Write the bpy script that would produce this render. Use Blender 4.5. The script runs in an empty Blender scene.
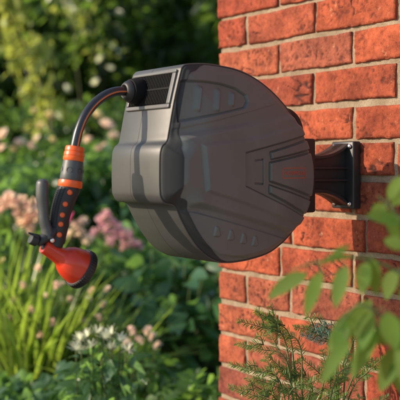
import bpy, math, random
import numpy as np
from mathutils import Vector, Matrix, Euler

random.seed(7)
RS = np.random.RandomState(11)
S = bpy.context.scene
COL = S.collection
R = math.radians
H = 0.95                      # camera height

# ------------------------------------------------------------ camera, sky, sun
cd = bpy.data.cameras.new('camera'); cam = bpy.data.objects.new('camera', cd); COL.objects.link(cam)
cam.location = (0, 0, H); cam.rotation_euler = (R(90), 0, 0)
cd.sensor_width = 36; cd.lens = 79.2; cd.shift_y = -0.0875
cd.clip_start = 0.02; cd.clip_end = 600
cd.dof.use_dof = True; cd.dof.focus_distance = 1.60; cd.dof.aperture_fstop = 4.6
S.camera = cam

SUN = Vector((-1.07, -0.24, 0.52)).normalized()
sun_el = math.asin(SUN.z); sun_rot = math.atan2(SUN.x, SUN.y)
wd = bpy.data.worlds.new('World'); S.world = wd; wd.use_nodes = True
nt = wd.node_tree
sky = nt.nodes.new('ShaderNodeTexSky'); sky.sky_type = 'NISHITA'; sky.sun_disc = False
sky.sun_elevation = sun_el; sky.sun_rotation = sun_rot
bg = nt.nodes['Background']; bg.inputs['Strength'].default_value = 0.15
nt.links.new(sky.outputs['Color'], bg.inputs['Color'])
sd = bpy.data.lights.new('sun', 'SUN'); sd.energy = 4.2; sd.angle = R(0.6); sd.color = (1.0, 0.83, 0.62)
sun = bpy.data.objects.new('sun', sd); COL.objects.link(sun)
sun.rotation_euler = SUN.to_track_quat('Z', 'Y').to_euler(); sun.location = (-6, -2, 5)
S.view_settings.view_transform = 'Standard'; S.view_settings.look = 'None'
S.view_settings.gamma = 1; S.view_settings.use_curve_mapping = False
S.view_settings.exposure = 0.7
S.cycles.use_denoising = True
S.cycles.max_bounces = 8; S.cycles.transmission_bounces = 4; S.cycles.transparent_max_bounces = 8

# ------------------------------------------------------------ helpers
PX0, PY0 = 0.043, 2.115                    # corner of the wall
TX, TY = 0.6, -0.8                         # along the wall, to the right and nearer
NX, NY = -0.8, -0.6                        # out of the wall
def W(u, v, z):                            # u out of the wall, v along it, z above the camera height
    return (PX0 + TX*v + NX*u, PY0 + TY*v + NY*u, H + z)
def at(px, py, Y):
    return Vector(((px-200)/880*Y, Y, H - (py-165)/880*Y))
def on_plane(px, py, v):                   # photo point -> (u, z) on the upright plane v = const
    r = (px-200)/880
    u = (PX0 + TX*v - r*(PY0 + TY*v)) / (-NX + r*NY)
    Y = PY0 + TY*v + NY*u
    return u, (165-py)/880*Y

def tagit(o, label=None, cat=None, group=None, kind=None):
    if label: o['label'] = label
    if cat: o['category'] = cat
    if group: o['group'] = group
    if kind: o['kind'] = kind
    return o
def thing(name, loc, label, cat, group=None):
    o = bpy.data.objects.new(name, None); COL.objects.link(o); o.location = loc
    o.empty_display_size = 0.1
    return tagit(o, label, cat, group)
def mesh_obj(name, verts, faces, mat, parent=None, smooth=False, mats=None, midx=None, origin=None):
    verts = np.asarray(verts, dtype=float)
    if parent is not None and origin is None: origin = parent.location
    if origin is not None: verts = verts - np.array(origin)
    me = bpy.data.meshes.new(name)
    me.from_pydata(verts.tolist(), [], faces if isinstance(faces, list) else faces.tolist())
    for m in (mats or [mat]): me.materials.append(m)
    if midx is not None: me.polygons.foreach_set('material_index', np.asarray(midx, dtype=np.int32))
    if smooth: me.polygons.foreach_set('use_smooth', np.ones(len(me.polygons), dtype=bool))
    me.update()
    o = bpy.data.objects.new(name, me); COL.objects.link(o)
    if parent is not None: o.parent = parent
    elif origin is not None: o.location = origin
    return o
def bevel(o, w, seg=2, angle=35):
    m = o.modifiers.new('bevel', 'BEVEL'); m.width = w; m.segments = seg; m.limit_method = 'ANGLE'; m.angle_limit = R(angle)
    return o

class MB:                                   # collects shapes for ONE mesh
    def __init__(s): s.v = []; s.f = []; s.m = []
    def add(s, v, f, mi=0):
        o = len(s.v); s.v += [tuple(map(float, p)) for p in v]; s.f += [[int(i)+o for i in q] for q in f]; s.m += [mi]*len(f)
    def box(s, c, ax, ay, az, mi=0):
        c, ax, ay, az = map(Vector, (c, ax, ay, az))
        v = [c + sx*ax + sy*ay + sz*az for sx in (-1,1) for sy in (-1,1) for sz in (-1,1)]
        s.add(v, [(0,1,3,2),(4,6,7,5),(0,4,5,1),(2,3,7,6),(0,2,6,4),(1,5,7,3)], mi)
    def tube(s, pts, rad, n=12, mi=0, cap=True, flat=1.0, side=None):
        pts = [Vector(p) for p in pts]; k = len(pts)
        rad = [float(r_) for r_ in rad] if hasattr(rad, '__len__') else [rad]*k
        ref = Vector(side) if side is not None else None
        vs = []; prev = None
        for i, p in enumerate(pts):
            t = (pts[min(i+1,k-1)] - pts[max(i-1,0)]).normalized()
            if ref is not None: a = (ref - t*ref.dot(t)).normalized()
            elif prev is None:
                a = t.orthogonal().normalized()
            else: a = (prev - t*prev.dot(t)).normalized()
            prev = a; b = t.cross(a)
            for j in range(n):
                th = 2*math.pi*j/n
                vs.append(p + rad[i]*(math.cos(th)*a*flat + math.sin(th)*b))
        fs = [(i*n+j, i*n+(j+1)%n, (i+1)*n+(j+1)%n, (i+1)*n+j) for i in range(k-1) for j in range(n)]
        if cap: fs += [tuple(range(n))[::-1], tuple((k-1)*n+j for j in range(n))]
        s.add(vs, fs, mi)
    def lathe(s, a, d, prof, n=32, mi=0):   # prof: (distance along d, radius)
        a = Vector(a); d = Vector(d).normalized(); x = d.orthogonal().normalized(); y = d.cross(x)
        vs = []; k = len(prof)
        for t, r in prof:
            t = float(t); r = float(r)
            for j in range(n):
                th = 2*math.pi*j/n; vs.append(a + d*t + max(r,1e-5)*(math.cos(th)*x + math.sin(th)*y))
        fs = [(i*n+j, i*n+(j+1)%n, (i+1)*n+(j+1)%n, (i+1)*n+j) for i in range(k-1) for j in range(n)]
        fs += [tuple(range(n))[::-1], tuple((k-1)*n+j for j in range(n))]
        s.add(vs, fs, mi)
    def build(s, name, mat, parent=None, smooth=True, mats=None, origin=None):
        return mesh_obj(name, s.v, s.f, mat, parent, smooth, mats, s.m, origin)

def smooth_path(pts, n=8):                  # Catmull-Rom
    P = [np.array(p, float) for p in pts]; P = [2*P[0]-P[1]] + P + [2*P[-1]-P[-2]]; out = []
    for i in range(1, len(P)-2):
        for k in range(n):
            t = k/n; a, b, c, d = P[i-1:i+3]
            out.append(.5*(2*b + (c-a)*t + (2*a-5*b+4*c-d)*t*t + (3*b-a-3*c+d)*t**3))
    out.append(P[-2]); return np.array(out)

# numpy value noise
def _hash(ix, iy, iz, seed):
    n = (ix*374761393 + iy*668265263 + iz*2147483647 + seed*1274126177) & 0xffffffff
    n = ((n ^ (n >> 13)) * 1274126177) & 0xffffffff
    n = (n ^ (n >> 16)) & 0xffffffff
    return n / 4294967295.0
def vnoise(x, y, z=0.0, seed=0):
    x = np.asarray(x, float); y = np.asarray(y, float); z = np.zeros_like(x) + z
    ix, iy, iz = (np.floor(a).astype(np.int64) for a in (x, y, z))
    fx, fy, fz = x-ix, y-iy, z-iz
    fx, fy, fz = (f*f*(3-2*f) for f in (fx, fy, fz)); r = 0
    for dx in (0,1):
        for dy in (0,1):
            for dz in (0,1):
                w = (fx if dx else 1-fx)*(fy if dy else 1-fy)*(fz if dz else 1-fz)
                r = r + w*_hash(ix+dx, iy+dy, iz+dz, seed)
    return r
def fbm(x, y, z=0.0, seed=0, o=4):
    r = 0; a = .5
    for i in range(o):
        r = r + a*vnoise(x*2**i, y*2**i, z, seed+i*17); a *= .5
    return r
def sstep(a, b, x):
    t = np.clip((x-a)/(b-a), 0, 1); return t*t*(3-2*t)

# ------------------------------------------------------------ materials
def newmat(name):
    m = bpy.data.materials.new(name); m.use_nodes = True
    return m, m.node_tree, m.node_tree.nodes['Principled BSDF']
def ramp(t, fac, stops):
    r = t.nodes.new('ShaderNodeValToRGB'); e = r.color_ramp.elements
    while len(e) < len(stops): e.new(0.5)
    for i, (p, c) in enumerate(stops): e[i].position = p; e[i].color = (*c, 1)
    t.links.new(fac, r.inputs['Fac']); return r.outputs['Color']
def noise(t, scale, detail=4, rough=.55, coord=None):
    n = t.nodes.new('ShaderNodeTexNoise'); n.inputs['Scale'].default_value = scale
    n.inputs['Detail'].default_value = detail; n.inputs['Roughness'].default_value = rough
    if coord is None:
        c = t.nodes.new('ShaderNodeTexCoord'); coord = c.outputs['Object']
    t.links.new(coord, n.inputs['Vector']); return n.outputs['Fac']
def mix(t, a, b, fac, mode='MIX'):
    n = t.nodes.new('ShaderNodeMix'); n.data_type = 'RGBA'; n.blend_type = mode
    for s, v in (('A', a), ('B', b)):
        k = 6 if s == 'A' else 7
        if isinstance(v, tuple): n.inputs[k].default_value = (*v, 1)
        else: t.links.new(v, n.inputs[k])
    if isinstance(fac, (int, float)): n.inputs[0].default_value = fac
    else: t.links.new(fac, n.inputs[0])
    return n.outputs[2]
def bump(t, h, bsdf, strength=.3, dist=.002):
    b = t.nodes.new('ShaderNodeBump'); b.inputs['Strength'].default_value = strength; b.inputs['Distance'].default_value = dist
    t.links.new(h, b.inputs['Height']); t.links.new(b.outputs['Normal'], bsdf.inputs['Normal'])

def plastic(name, col, rough=.45, grain=1400, gstr=.12, var=.12, spec=.5):
    m, t, b = newmat(name)
    n = noise(t, 9, 5); c = ramp(t, n, [(.3, tuple(x*(1-var) for x in col)), (.7, tuple(x*(1+var) for x in col))])
    t.links.new(c, b.inputs['Base Color'])
    n2 = noise(t, 40, 5, .6)
    rr = t.nodes.new('ShaderNodeMapRange'); rr.inputs['To Min'].default_value = rough-.08; rr.inputs['To Max'].default_value = rough+.1
    t.links.new(n2, rr.inputs['Value']); t.links.new(rr.outputs[0], b.inputs['Roughness'])
    b.inputs['Specular IOR Level'].default_value = spec
    bump(t, noise(t, grain, 2), b, gstr, .0004)
    return m
def leafmat(name, cols, trans=.45, rough=.38, tcol=None, spec=.5):
    m, t, b = newmat(name)
    g = t.nodes.new('ShaderNodeNewGeometry')
    k = len(cols); c = ramp(t, g.outputs['Random Per Island'], [(i/(k-1), cols[i]) for i in range(k)])
    n = noise(t, 30, 3); c = mix(t, c, tuple(x*.7 for x in cols[0]), n)
    t.links.new(c, b.inputs['Base Color']); b.inputs['Roughness'].default_value = rough
    b.inputs['Specular IOR Level'].default_value = spec
    tr = t.nodes.new('ShaderNodeBsdfTranslucent')
    tc = mix(t, c, tcol or (.22, .36, .05), .5); tc2 = mix(t, tc, (1.75, 1.85, 1.5), 1.0, 'MULTIPLY')
    t.links.new(tc2, tr.inputs['Color'])
    ms = t.nodes.new('ShaderNodeMixShader'); ms.inputs[0].default_value = trans
    t.links.new(b.outputs[0], ms.inputs[1]); t.links.new(tr.outputs[0], ms.inputs[2])
    t.links.new(ms.outputs[0], t.nodes['Material Output'].inputs['Surface'])
    return m
def petalmat(name, cols, trans=.45): return leafmat(name, cols, trans, .6, cols[-1], .2)

def brick_material():
    m, t, b = newmat('brick')
    g = t.nodes.new('ShaderNodeNewGeometry')
    c = ramp(t, g.outputs['Random Per Island'], [(0, (.23,.052,.030)), (.25, (.34,.078,.034)), (.5, (.29,.060,.029)), (.75, (.36,.105,.052)), (1, (.22,.062,.042))])
    n1 = noise(t, 16, 6, .6); c = mix(t, c, ramp(t, n1, [(.32, (.48,.42,.42)), (.66, (1.2,1.18,1.15))]), .9, 'MULTIPLY')
    n2 = noise(t, 95, 6, .75); c = mix(t, c, ramp(t, n2, [(.32, (.45,.38,.35)), (.5, (.95,.95,.95)), (.72, (1.35,1.3,1.25))]), .9, 'MULTIPLY')
    n3 = noise(t, 45, 5, .75); sp = ramp(t, n3, [(.62, (0,0,0)), (.72, (1,1,1))])
    c = mix(t, c, (.62,.36,.22), mix(t, (0,0,0), sp, .45))          # sandy lime bloom
    n4 = noise(t, 60, 3, .6); pk = ramp(t, n4, [(.24, (1,1,1)), (.31, (0,0,0))])
    c = mix(t, c, (.06,.02,.015), pk)                                # burnt specks
    at_ = t.nodes.new('ShaderNodeAttribute'); at_.attribute_name = 'crease'
    c = mix(t, c, (.035,.014,.012), at_.outputs['Fac'])              # darker in the creases and pits
    t.links.new(c, b.inputs['Base Color']); b.inputs['Roughness'].default_value = .85
    b.inputs['Specular IOR Level'].default_value = .25
    h = t.nodes.new('ShaderNodeMath'); h.operation = 'ADD'; t.links.new(noise(t, 330, 5, .7), h.inputs[0]); t.links.new(n2, h.inputs[1])
    bump(t, h.outputs[0], b, .9, .0016)
    return m
def mortar_material():
    m, t, b = newmat('mortar')
    n = noise(t, 30, 6, .6); c = ramp(t, n, [(.3, (.21,.155,.10)), (.7, (.36,.28,.195))])
    n2 = noise(t, 420, 3, .7); c = mix(t, c, ramp(t, n2, [(.3, (.5,.45,.4)), (.6, (1.1,1.1,1.1))]), .7, 'MULTIPLY')
    t.links.new(c, b.inputs['Base Color']); b.inputs['Roughness'].default_value = .95
    bump(t, noise(t, 500, 5, .7), b, .9, .002)
    return m
M = {}
M['brick'] = brick_material(); M['mortar'] = mortar_material()
M['taupe'] = plastic('taupe_plastic', (.047,.048,.046), .46, 1500, .18)
M['cover'] = plastic('cover_plastic', (.100,.106,.098), .46, 1500, .2)
M['bezel'] = plastic('bezel_plastic', (.082,.081,.078), .42, 1500, .15)
M['bristle'] = plastic('black_bristle', (.006,.006,.006), .8, 1500, .3, .12, .2)
M['edge_shade'] = plastic('edge_shade_plastic', (.030,.031,.031), .62, 1500, .25, .12, .25)  # cover plastic darkened to stand in for shade on the front corner
M['black'] = plastic('black_plastic', (.014,.014,.014), .5, 1200, .2)
M['bracket'] = plastic('bracket_plastic', (.022,.022,.022), .42, 1400, .2)
M['rubber'] = plastic('hose_rubber', (.016,.017,.02), .3, 700, .1)
M['grip'] = plastic('grip_rubber', (.02,.02,.021), .6, 900, .35)
M['grey'] = plastic('dark_grey_plastic', (.055,.058,.058), .42, 900, .2)
M['orange'] = plastic('orange_plastic', (.66,.095,.010), .33, 900, .1, .06)
M['stripe'] = plastic('orange_stripe', (.55,.12,.02), .4, 700, .1, .06)
M['red'] = plastic('red_orange_plastic', (.50,.034,.010), .27, 500, .06, .06)
M['logo'] = plastic('logo_print', (.42,.06,.022), .5, 900, .1, .04)
m, t, b = newmat('steel'); b.inputs['Metallic'].default_value = 1; b.inputs['Base Color'].default_value = (.72,.71,.69,1)
b.inputs['Roughness'].default_value = .28; bump(t, noise(t, 300), b, .15, .001); M['steel'] = m
def bark(name, c0, c1):
    m, t, b = newmat(name)
    t.links.new(ramp(t, noise(t, 25, 6), [(.3, c0), (.7, c1)]), b.inputs['Base Color']); b.inputs['Roughness'].default_value = .9
    bump(t, noise(t, 60, 5), b, .8, .01); return m
M['bark'] = bark('bark', (.035,.026,.018), (.11,.085,.06))
M['stem'] = bark('green_stem', (.05,.08,.02), (.10,.13,.04))
M['twig'] = bark('brown_twig', (.07,.07,.03), (.13,.12,.05))
M['laurel'] = leafmat('dark_leaf', [(.020,.044,.014), (.034,.074,.022), (.056,.108,.032), (.11,.17,.05)], .5, .30)
M['midleaf'] = leafmat('mid_green_leaf', [(.05,.105,.032), (.08,.15,.045), (.12,.19,.06)], .5, .36)
M['blueleaf'] = leafmat('cool_green_leaf', [(.05,.12,.06), (.08,.17,.085), (.12,.20,.11)], .5, .38)
M['gold'] = leafmat('golden_leaf', [(.20,.25,.06), (.30,.32,.08), (.38,.34,.10)], .45, .4, (.5,.5,.08))
M['strap'] = leafmat('strap_leaf', [(.10,.17,.035), (.16,.24,.05), (.27,.30,.07)], .5, .3, (.4,.5,.06))
M['broad'] = leafmat('broad_leaf', [(.04,.11,.05), (.065,.16,.07), (.10,.20,.10)], .42, .30)
M['near'] = leafmat('robinia_leaf', [(.08,.155,.028), (.10,.185,.036), (.12,.205,.042)], .5, .6, (.25,.42,.05), .15)
M['yew'] = leafmat('yew_needle', [(.09,.19,.045), (.13,.25,.06), (.19,.30,.08)], .4, .4)
M['bluespruce'] = leafmat('blue_needle', [(.20,.36,.28), (.26,.42,.34), (.34,.48,.40)], .2, .45)
M['rose'] = petalmat('pale_rose_petal', [(.74,.50,.46), (.80,.60,.54), (.84,.72,.66)])
M['cream'] = petalmat('cream_petal', [(.66,.52,.30), (.76,.62,.38)])
M['peach'] = petalmat('peach_petal', [(.82,.52,.45), (.85,.62,.55), (.86,.72,.66)])
M['mauve'] = petalmat('mauve_petal', [(.66,.33,.44), (.72,.43,.52), (.76,.55,.60)])
M['magenta'] = petalmat('magenta_petal', [(.50,.04,.20), (.60,.08,.28)])
M['white'] = petalmat('white_petal', [(.72,.70,.62), (.80,.78,.70)])
M['eye'] = plastic('flower_eye', (.45,.28,.05), .8, 900, .3)

# ------------------------------------------------------------ ground
m, t, b = newmat('soil')
c = ramp(t, noise(t, 3, 8, .65), [(.3, (.035,.024,.016)), (.7, (.085,.06,.04))])
t.links.new(c, b.inputs['Base Color']); b.inputs['Roughness'].default_value = .95
bump(t, noise(t, 40, 8, .7), b, 1, .02); M['soil'] = m
m, t, b = newmat('lawn')
c = ramp(t, noise(t, 6, 8, .65), [(.3, (.03,.06,.014)), (.7, (.06,.10,.024))])
t.links.new(c, b.inputs['Base Color']); b.inputs['Roughness'].default_value = .9
bump(t, noise(t, 80, 6, .7), b, 1, .03); M['lawn'] = m
def sheet(name, x0, x1, y0, y1, z, n, amp, mat):
    gx, gy = np.meshgrid(np.linspace(x0, x1, n), np.linspace(y0, y1, n))
    gz = z + amp*(fbm(gx*3, gy*3, 0, 3) - .5)
    v = np.stack([gx, gy, gz], -1).reshape(-1, 3)
    f = [(j*n+i, j*n+i+1, (j+1)*n+i+1, (j+1)*n+i) for j in range(n-1) for i in range(n-1)]
    return mesh_obj(name, v, f, mat, smooth=True)
tagit(sheet('lawn', -70, 70, -70, 70, -0.02, 40, 0, M['lawn']), kind='structure')
tagit(sheet('flower_bed_soil', -7, 2.4, 1.2, 12.5, 0.01, 140, .04, M['soil']), kind='structure')

m, t, b = newmat('bounce_paving')
br_ = t.nodes.new('ShaderNodeTexBrick'); tc_ = t.nodes.new('ShaderNodeTexCoord'); t.links.new(tc_.outputs['Object'], br_.inputs['Vector'])
br_.inputs['Scale'].default_value = 1.6; br_.inputs['Mortar Size'].default_value = .012
br_.inputs['Color1'].default_value = (.46,.43,.38,1); br_.inputs['Color2'].default_value = (.40,.38,.34,1); br_.inputs['Mortar'].default_value = (.18,.16,.13,1)
c = mix(t, br_.outputs['Color'], ramp(t, noise(t, 8, 8, .7), [(.3, (.7,.7,.7)), (.7, (1.1,1.1,1.1))]), .8, 'MULTIPLY')
t.links.new(c, b.inputs['Base Color']); b.inputs['Roughness'].default_value = .85; bump(t, noise(t, 60, 6, .7), b, .4, .004); M['bounce_paving'] = m
mbp = MB(); mbp.box((-1.6, -2.45, .02), (5.0, 0, 0), (0, 3.55, 0), (0, 0, .03)); tagit(mbp.build('bounce_paving', M['bounce_paving'], smooth=False), kind='structure')  # unseen pale slab, added to bounce light onto the side cover

# ------------------------------------------------------------ brick wall
def build_wall():
    zB = 1.223; k0 = -16; k1 = 19; LEN = 1.40; THK = .33  # wall cut short out of view to lessen red bounce on the cover
    V = []; F = []; Cr = []; MI = []; off = 0
    def grid_face(x0, x1, z0, z1, seed, fine, depth=.102):
        nonlocal off
        w, h = x1-x0, z1-z0
        st = .0027 if fine else .02
        nx, nz = max(3, int(w/st)), max(3, int(h/st))
        a, c = np.meshgrid(np.linspace(0, 1, nx+1), np.linspace(0, 1, nz+1))
        X = x0 + a*w; Z = z0 + c*h
        # irregular outline
        ex = (fbm(Z*22, Z*0+seed*3.1, 1, 5)-.47)*.008; ez = (fbm(X*16, X*0+seed*2.3, 2, 6)-.47)*.0065
        X = X + ex*(2*a-1)**2*np.sign(1) ; Z = Z + ez*np.abs(2*c-1)
        d = np.minimum(np.minimum(a, 1-a)*w, np.minimum(c, 1-c)*h)
        d = d + (fbm(X*70, Z*70, seed, 9)-.5)*.008
        rnd = .0042*(1 - np.sqrt(np.clip(1 - (1-np.clip(d/.0042, 0, 1))**2, 0, 1)))
        big = (fbm(X*14, Z*20, seed*1.7, 21)-.5)*.0055 + (fbm(X*60, Z*60, seed, 31)-.5)*.0042 + (vnoise(X*330, Z*330, seed, 91)-.5)*.0011
        # creases of a handmade brick: thin level lines of a warped noise
        q = fbm(X*9+seed, Z*26+ (X-x0)*9, seed*.7, 41, 3); msk = sstep(.46, .58, fbm(X*11, Z*14, seed+40, 51, 2)/.75)
        cr = (1 - sstep(.0, .016, np.abs(q-.44)))*msk
        pit = sstep(.64, .72, vnoise(X*170, Z*170, seed, 61)) * sstep(.45, .6, fbm(X*15, Z*15, seed+9, 71))
        cr = np.clip(cr + .6*pit, 0, 1)*sstep(0, .006, d) if fine else cr*0
        Yv = rnd + big + cr*.0035
        v = np.stack([X, Yv, Z], -1).reshape(-1, 3)
        n = nx+1; fs = [(j*n+i, j*n+i+1, (j+1)*n+i+1, (j+1)*n+i) for j in range(nz) for i in range(nx)]
        border = [i for i in range(nx)] + [j*n+nx for j in range(nz)] + [nz*n+nx-i for i in range(nx)] + [(nz-j)*n for j in range(nz)]
        bv = v[border].copy(); bv[:, 1] = depth
        nb = len(border); base = len(v)
        fs += [(border[i], base+i, base+(i+1)%nb, border[(i+1)%nb]) for i in range(nb)]
        fs.append(tuple(base+i for i in range(nb)))
        V.append(np.concatenate([v, bv])); Cr.append(np.concatenate([cr.ravel(), np.zeros(nb)]))
        F.extend([tuple(i+off for i in q_) for q_ in fs]); MI.extend([0]*len(fs)); off += len(v)+nb
    sd = 0
    odd = {-8: [.105, .255, .46], -6: [.105, .26, .47], -10: [.105, .255, .47]}
    for k in range(k0, k1):
        z0 = zB + k*.075 + .005; z1 = z0 + .065
        if k % 2 == 0: js = [0.0] + [.105 + .2225*i for i in range(20)]
        else: js = [0.0] + [.2175 + .2225*i for i in range(20)]
        # k=0 is the course between mortar B and A in the photo (half brick at the corner)
        if k in odd: js = [0.0] + odd[k] + [odd[k][-1] + .2225*i for i in range(1, 18)]
        js = [x + (RS.uniform(-.004, .004) if x > .01 else 0) for x in js if x < LEN]
        js.append(LEN); js[0] = RS.uniform(-.003, .003)
        for a, c in zip(js[:-1], js[1:]):
            sd += 1
            if c-a < .03: continue
            fine = (a < .75 and .35 < z0 < 1.5)
            dz = RS.uniform(-.0015, .0015)
            grid_face(a + (.005 if a > .01 else 0), c-.005, z0+dz + RS.uniform(0, .001), z1+dz-RS.uniform(0, .001), sd*1.37, fine)
    nbr = off
    # bricks on the return face (round the corner, normal -x)
    W2 = []
    def solid(x0, x1, y0, y1, z0, z1, mi):
        nonlocal off
        v = np.array([(x, y, z) for x in (x0, x1) for y in (y0, y1) for z in (z0, z1)], float)
        V.append(v); Cr.append(np.zeros(8))
        F.extend([tuple(i+off for i in q) for q in [(0,1,3,2),(4,6,7,5),(0,4,5,1),(2,3,7,6),(0,2,6,4),(1,5,7,3)]]); MI.extend([mi]*6); off += 8
    for k in range(k0, k1):
        z0 = zB + k*.075 + .005; z1 = z0+.065
        ys = [.112, .227, .340] if k % 2 else [.112, .340]
        for a, c in zip(ys[:-1], ys[1:]):
            solid(RS.uniform(-.002, .002), .102, a, c-.010, z0, z1, 0); solid(LEN-.102, LEN+RS.uniform(-.002, .002), a, c-.010, z0, z1, 0)
    # mortar: slightly recessed, rough sheet on the face and core behind it
    n1, n2 = 260, 300
    gx, gz = np.meshgrid(np.linspace(.006, LEN-.006, n1*2), np.linspace(0.0, zB+k1*.075, n2))
    gy = .0070 + (fbm(gx*25, gz*25, 0, 81)-.5)*.008 + (fbm(gx*120, gz*120, 0, 83)-.5)*.003
    v = np.stack([gx, gy, gz], -1).reshape(-1, 3); n = n1*2
    V.append(v); Cr.append(np.zeros(len(v)))
    fs = [(j*n+i+off, j*n+i+1+off, (j+1)*n+i+1+off, (j+1)*n+i+off) for j in range(n2-1) for i in range(n-1)]
    F.extend(fs); MI.extend([1]*len(fs)); off += len(v)
    zt = zB+k1*.075
    solid(.006, LEN-.006, .03, .322, 0, zt, 1)
    # coping stone is not in view; cap the top with mortar
    solid(.004, LEN-.012, -.002, .34, zt+.0005, zt+.03, 1)
    V = np.concatenate(V)
    ang = math.atan2(TY, TX); ca, sa = math.cos(ang), math.sin(ang)
    Wd = np.stack([V[:,0]*ca - V[:,1]*sa, V[:,0]*sa + V[:,1]*ca, V[:,2]], -1)
    me = bpy.data.meshes.new('brick_wall'); me.from_pydata(Wd.tolist(), [], F)
    me.materials.append(M['brick']); me.materials.append(M['mortar'])
    me.polygons.foreach_set('material_index', np.array(MI, dtype=np.int32))
    me.polygons.foreach_set('use_smooth', np.ones(len(F), dtype=bool))
    at_ = me.attributes.new('crease', 'FLOAT', 'POINT'); at_.data.foreach_set('value', np.concatenate(Cr).astype(np.float32))
    try: me.set_sharp_from_angle(angle=R(50))
    except Exception: pass
    me.update()
    o = bpy.data.objects.new('brick_wall', me); COL.objects.link(o); o.location = (PX0, PY0, 0)
    tagit(o, 'weathered orange red brick wall with sandy mortar carrying the hose reel', 'wall')
build_wall()

# ------------------------------------------------------------ wall bracket
VC = .433                                    # middle of the bracket and reel along the wall
br = thing('wall_bracket', W(0, VC, -.09), 'black flared plastic bracket screwed to the brick wall', 'bracket')
T3 = Vector((TX, TY, 0)); N3 = Vector((NX, NY, 0)); Z3 = Vector((0, 0, 1))
def P(u, v, z): return Vector(W(u, v, z))
mb = MB(); mb.box(P(.004+.007, .431, -.020), T3*.030, N3*.011, Z3*.067); bevel(mb.build('wall_plate', M['bracket'], br), .003)
def flare_profile(n=14):                     # (u, z) outline of the arm, flared towards the plate
    up = []; lo = []
    for i in range(n+1):
        s = i/n; u = .020 + s*.120
        k = max(0, 1 - (u-.020)/.085)**2.2
        up.append((u, .018 + .026*k)); lo.append((u, -.054 - .028*k))
    return up, lo
up, lo = flare_profile()
def prism(mb, pts, v0, v1, mi=0):            # outline (u,z) pushed along the wall direction
    n = len(pts)
    vs = [P(u, v0, z) for u, z in pts] + [P(u, v1, z) for u, z in pts]
    fs = [tuple(range(n)), tuple(range(2*n-1, n-1, -1))] + [(i, i+n, (i+1)%n+n, (i+1)%n) for i in range(n)]
    mb.add(vs, fs, mi)
mb = MB(); n = len(up)                       # web with flanges = channel arm
prism(mb, up + lo[::-1], .415, .437)
prism(mb, up + [(u, z-.007) for u, z in up][::-1], .403, .448)
prism(mb, [(u, z+.007) for u, z in lo] + lo[::-1], .403, .448)
for zc in (-.006, -.030):
    mb.box(P(.078, .4405, zc), T3*.0055, N3*.058, Z3*.0022)
bevel(mb.build('arm', M['bracket'], br, smooth=False), .0015)
for (v, z) in ((.4525, .037), (.4525, -.077), (.410, .037), (.410, -.077)):
    mb = MB(); mb.lathe(P(.0235, v, z), N3, [(0, .0045), (.0015, .0046), (.003, .0035), (.0036, .0015)], 16)
    sc = mb.build('screw', M['steel'], br)

# ------------------------------------------------------------ hose reel
VN = .514; VF = .352
U0 = .344
rl = thing('hose_reel', W(U0, VC, -.166), 'large dark taupe wall mounted hose reel with round ribbed side cover', 'hose reel')
raw = [(.485,-.0675),(.503,-.0625),(.5115,-.053),(.514,-.040),(.5145,-.01),(.5135,.018),(.509,.031),(.5005,.039),(.4965,.055),(.487,.100),(.4735,.150),(.4685,.1605),(.458,.1655),
       (.425,.1685),(.397,.168),(.354,.1635),(.314,.1515),(.275,.131),(.2395,.1035),(.2125,.073),(.194,.040),(.182,.005),(.1795,-.028),(.186,-.062),(.203,-.095),(.2299,-.1245),(.257,-.1435),(.2867,-.1565),(.3322,-.1645),
       (.375,-.166),(.4014,-.161),(.430,-.144),(.453,-.119),(.472,-.090)]
def closed_spline(pts, n=10):
    Pn = np.array(pts); k = len(Pn); out = []
    for i in range(k):
        a, b, c, d = Pn[i-1], Pn[i], Pn[(i+1)%k], Pn[(i+2)%k]
        for j in range(n):
            t = j/n; out.append(.5*(2*b + (c-a)*t + (2*a-5*b+4*c-d)*t*t + (3*b-a-3*c+d)*t**3))
    return np.array(out)
OUT = closed_spline(raw, 14)
# resample evenly
seg = np.linalg.norm(np.roll(OUT, -1, 0)-OUT, axis=1); cum = np.concatenate([[0], np.cumsum(seg)]); NO = 960
tt = np.linspace(0, cum[-1], NO, endpoint=False); cl = np.vstack([OUT, OUT[:1]])
OUT = np.stack([np.interp(tt, cum, cl[:,0]), np.interp(tt, cum, cl[:,1])], -1)
tan = np.roll(OUT, -1, 0) - np.roll(OUT, 1, 0); tan /= np.linalg.norm(tan, axis=1)[:, None]
NRM = np.stack([tan[:,1], -tan[:,0]], -1)     # outward or inward; fix sign
if np.mean(np.sum(NRM*(OUT-OUT.mean(0)), 1)) < 0: NRM = -NRM
LXE = .070                                   # where the near cover's rounded edge begins (v - VC)
def to_world(uz, lx): return np.stack([PX0 + TX*(VC+lx) + NX*uz[:,0], PY0 + TY*(VC+lx) + NY*uz[:,0], H + uz[:,1]], -1)
secs = [(-.081, .012), (-.0795, .006), (-.076, .002), (-.072, 0), (-.0135, 0), (-.0131, .0004), (-.0125, .0004), (-.0121, 0), (LXE+.0010, 0), (LXE+.0020, .0005), (LXE+.0020, .0022), (LXE-.002, .0026)]
vs = np.concatenate([to_world(OUT - NRM*ins, lx) for lx, ins in secs]); k = len(secs)
fs = [(i*NO+j, i*NO+(j+1)%NO, (i+1)*NO+(j+1)%NO, (i+1)*NO+j) for i in range(k-1) for j in range(NO)]
fs.append(tuple(range(NO)))
housing = mesh_obj('housing', vs, fs, M['taupe'], rl, smooth=True)
housing.data.set_sharp_from_angle(angle=R(40))

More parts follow.
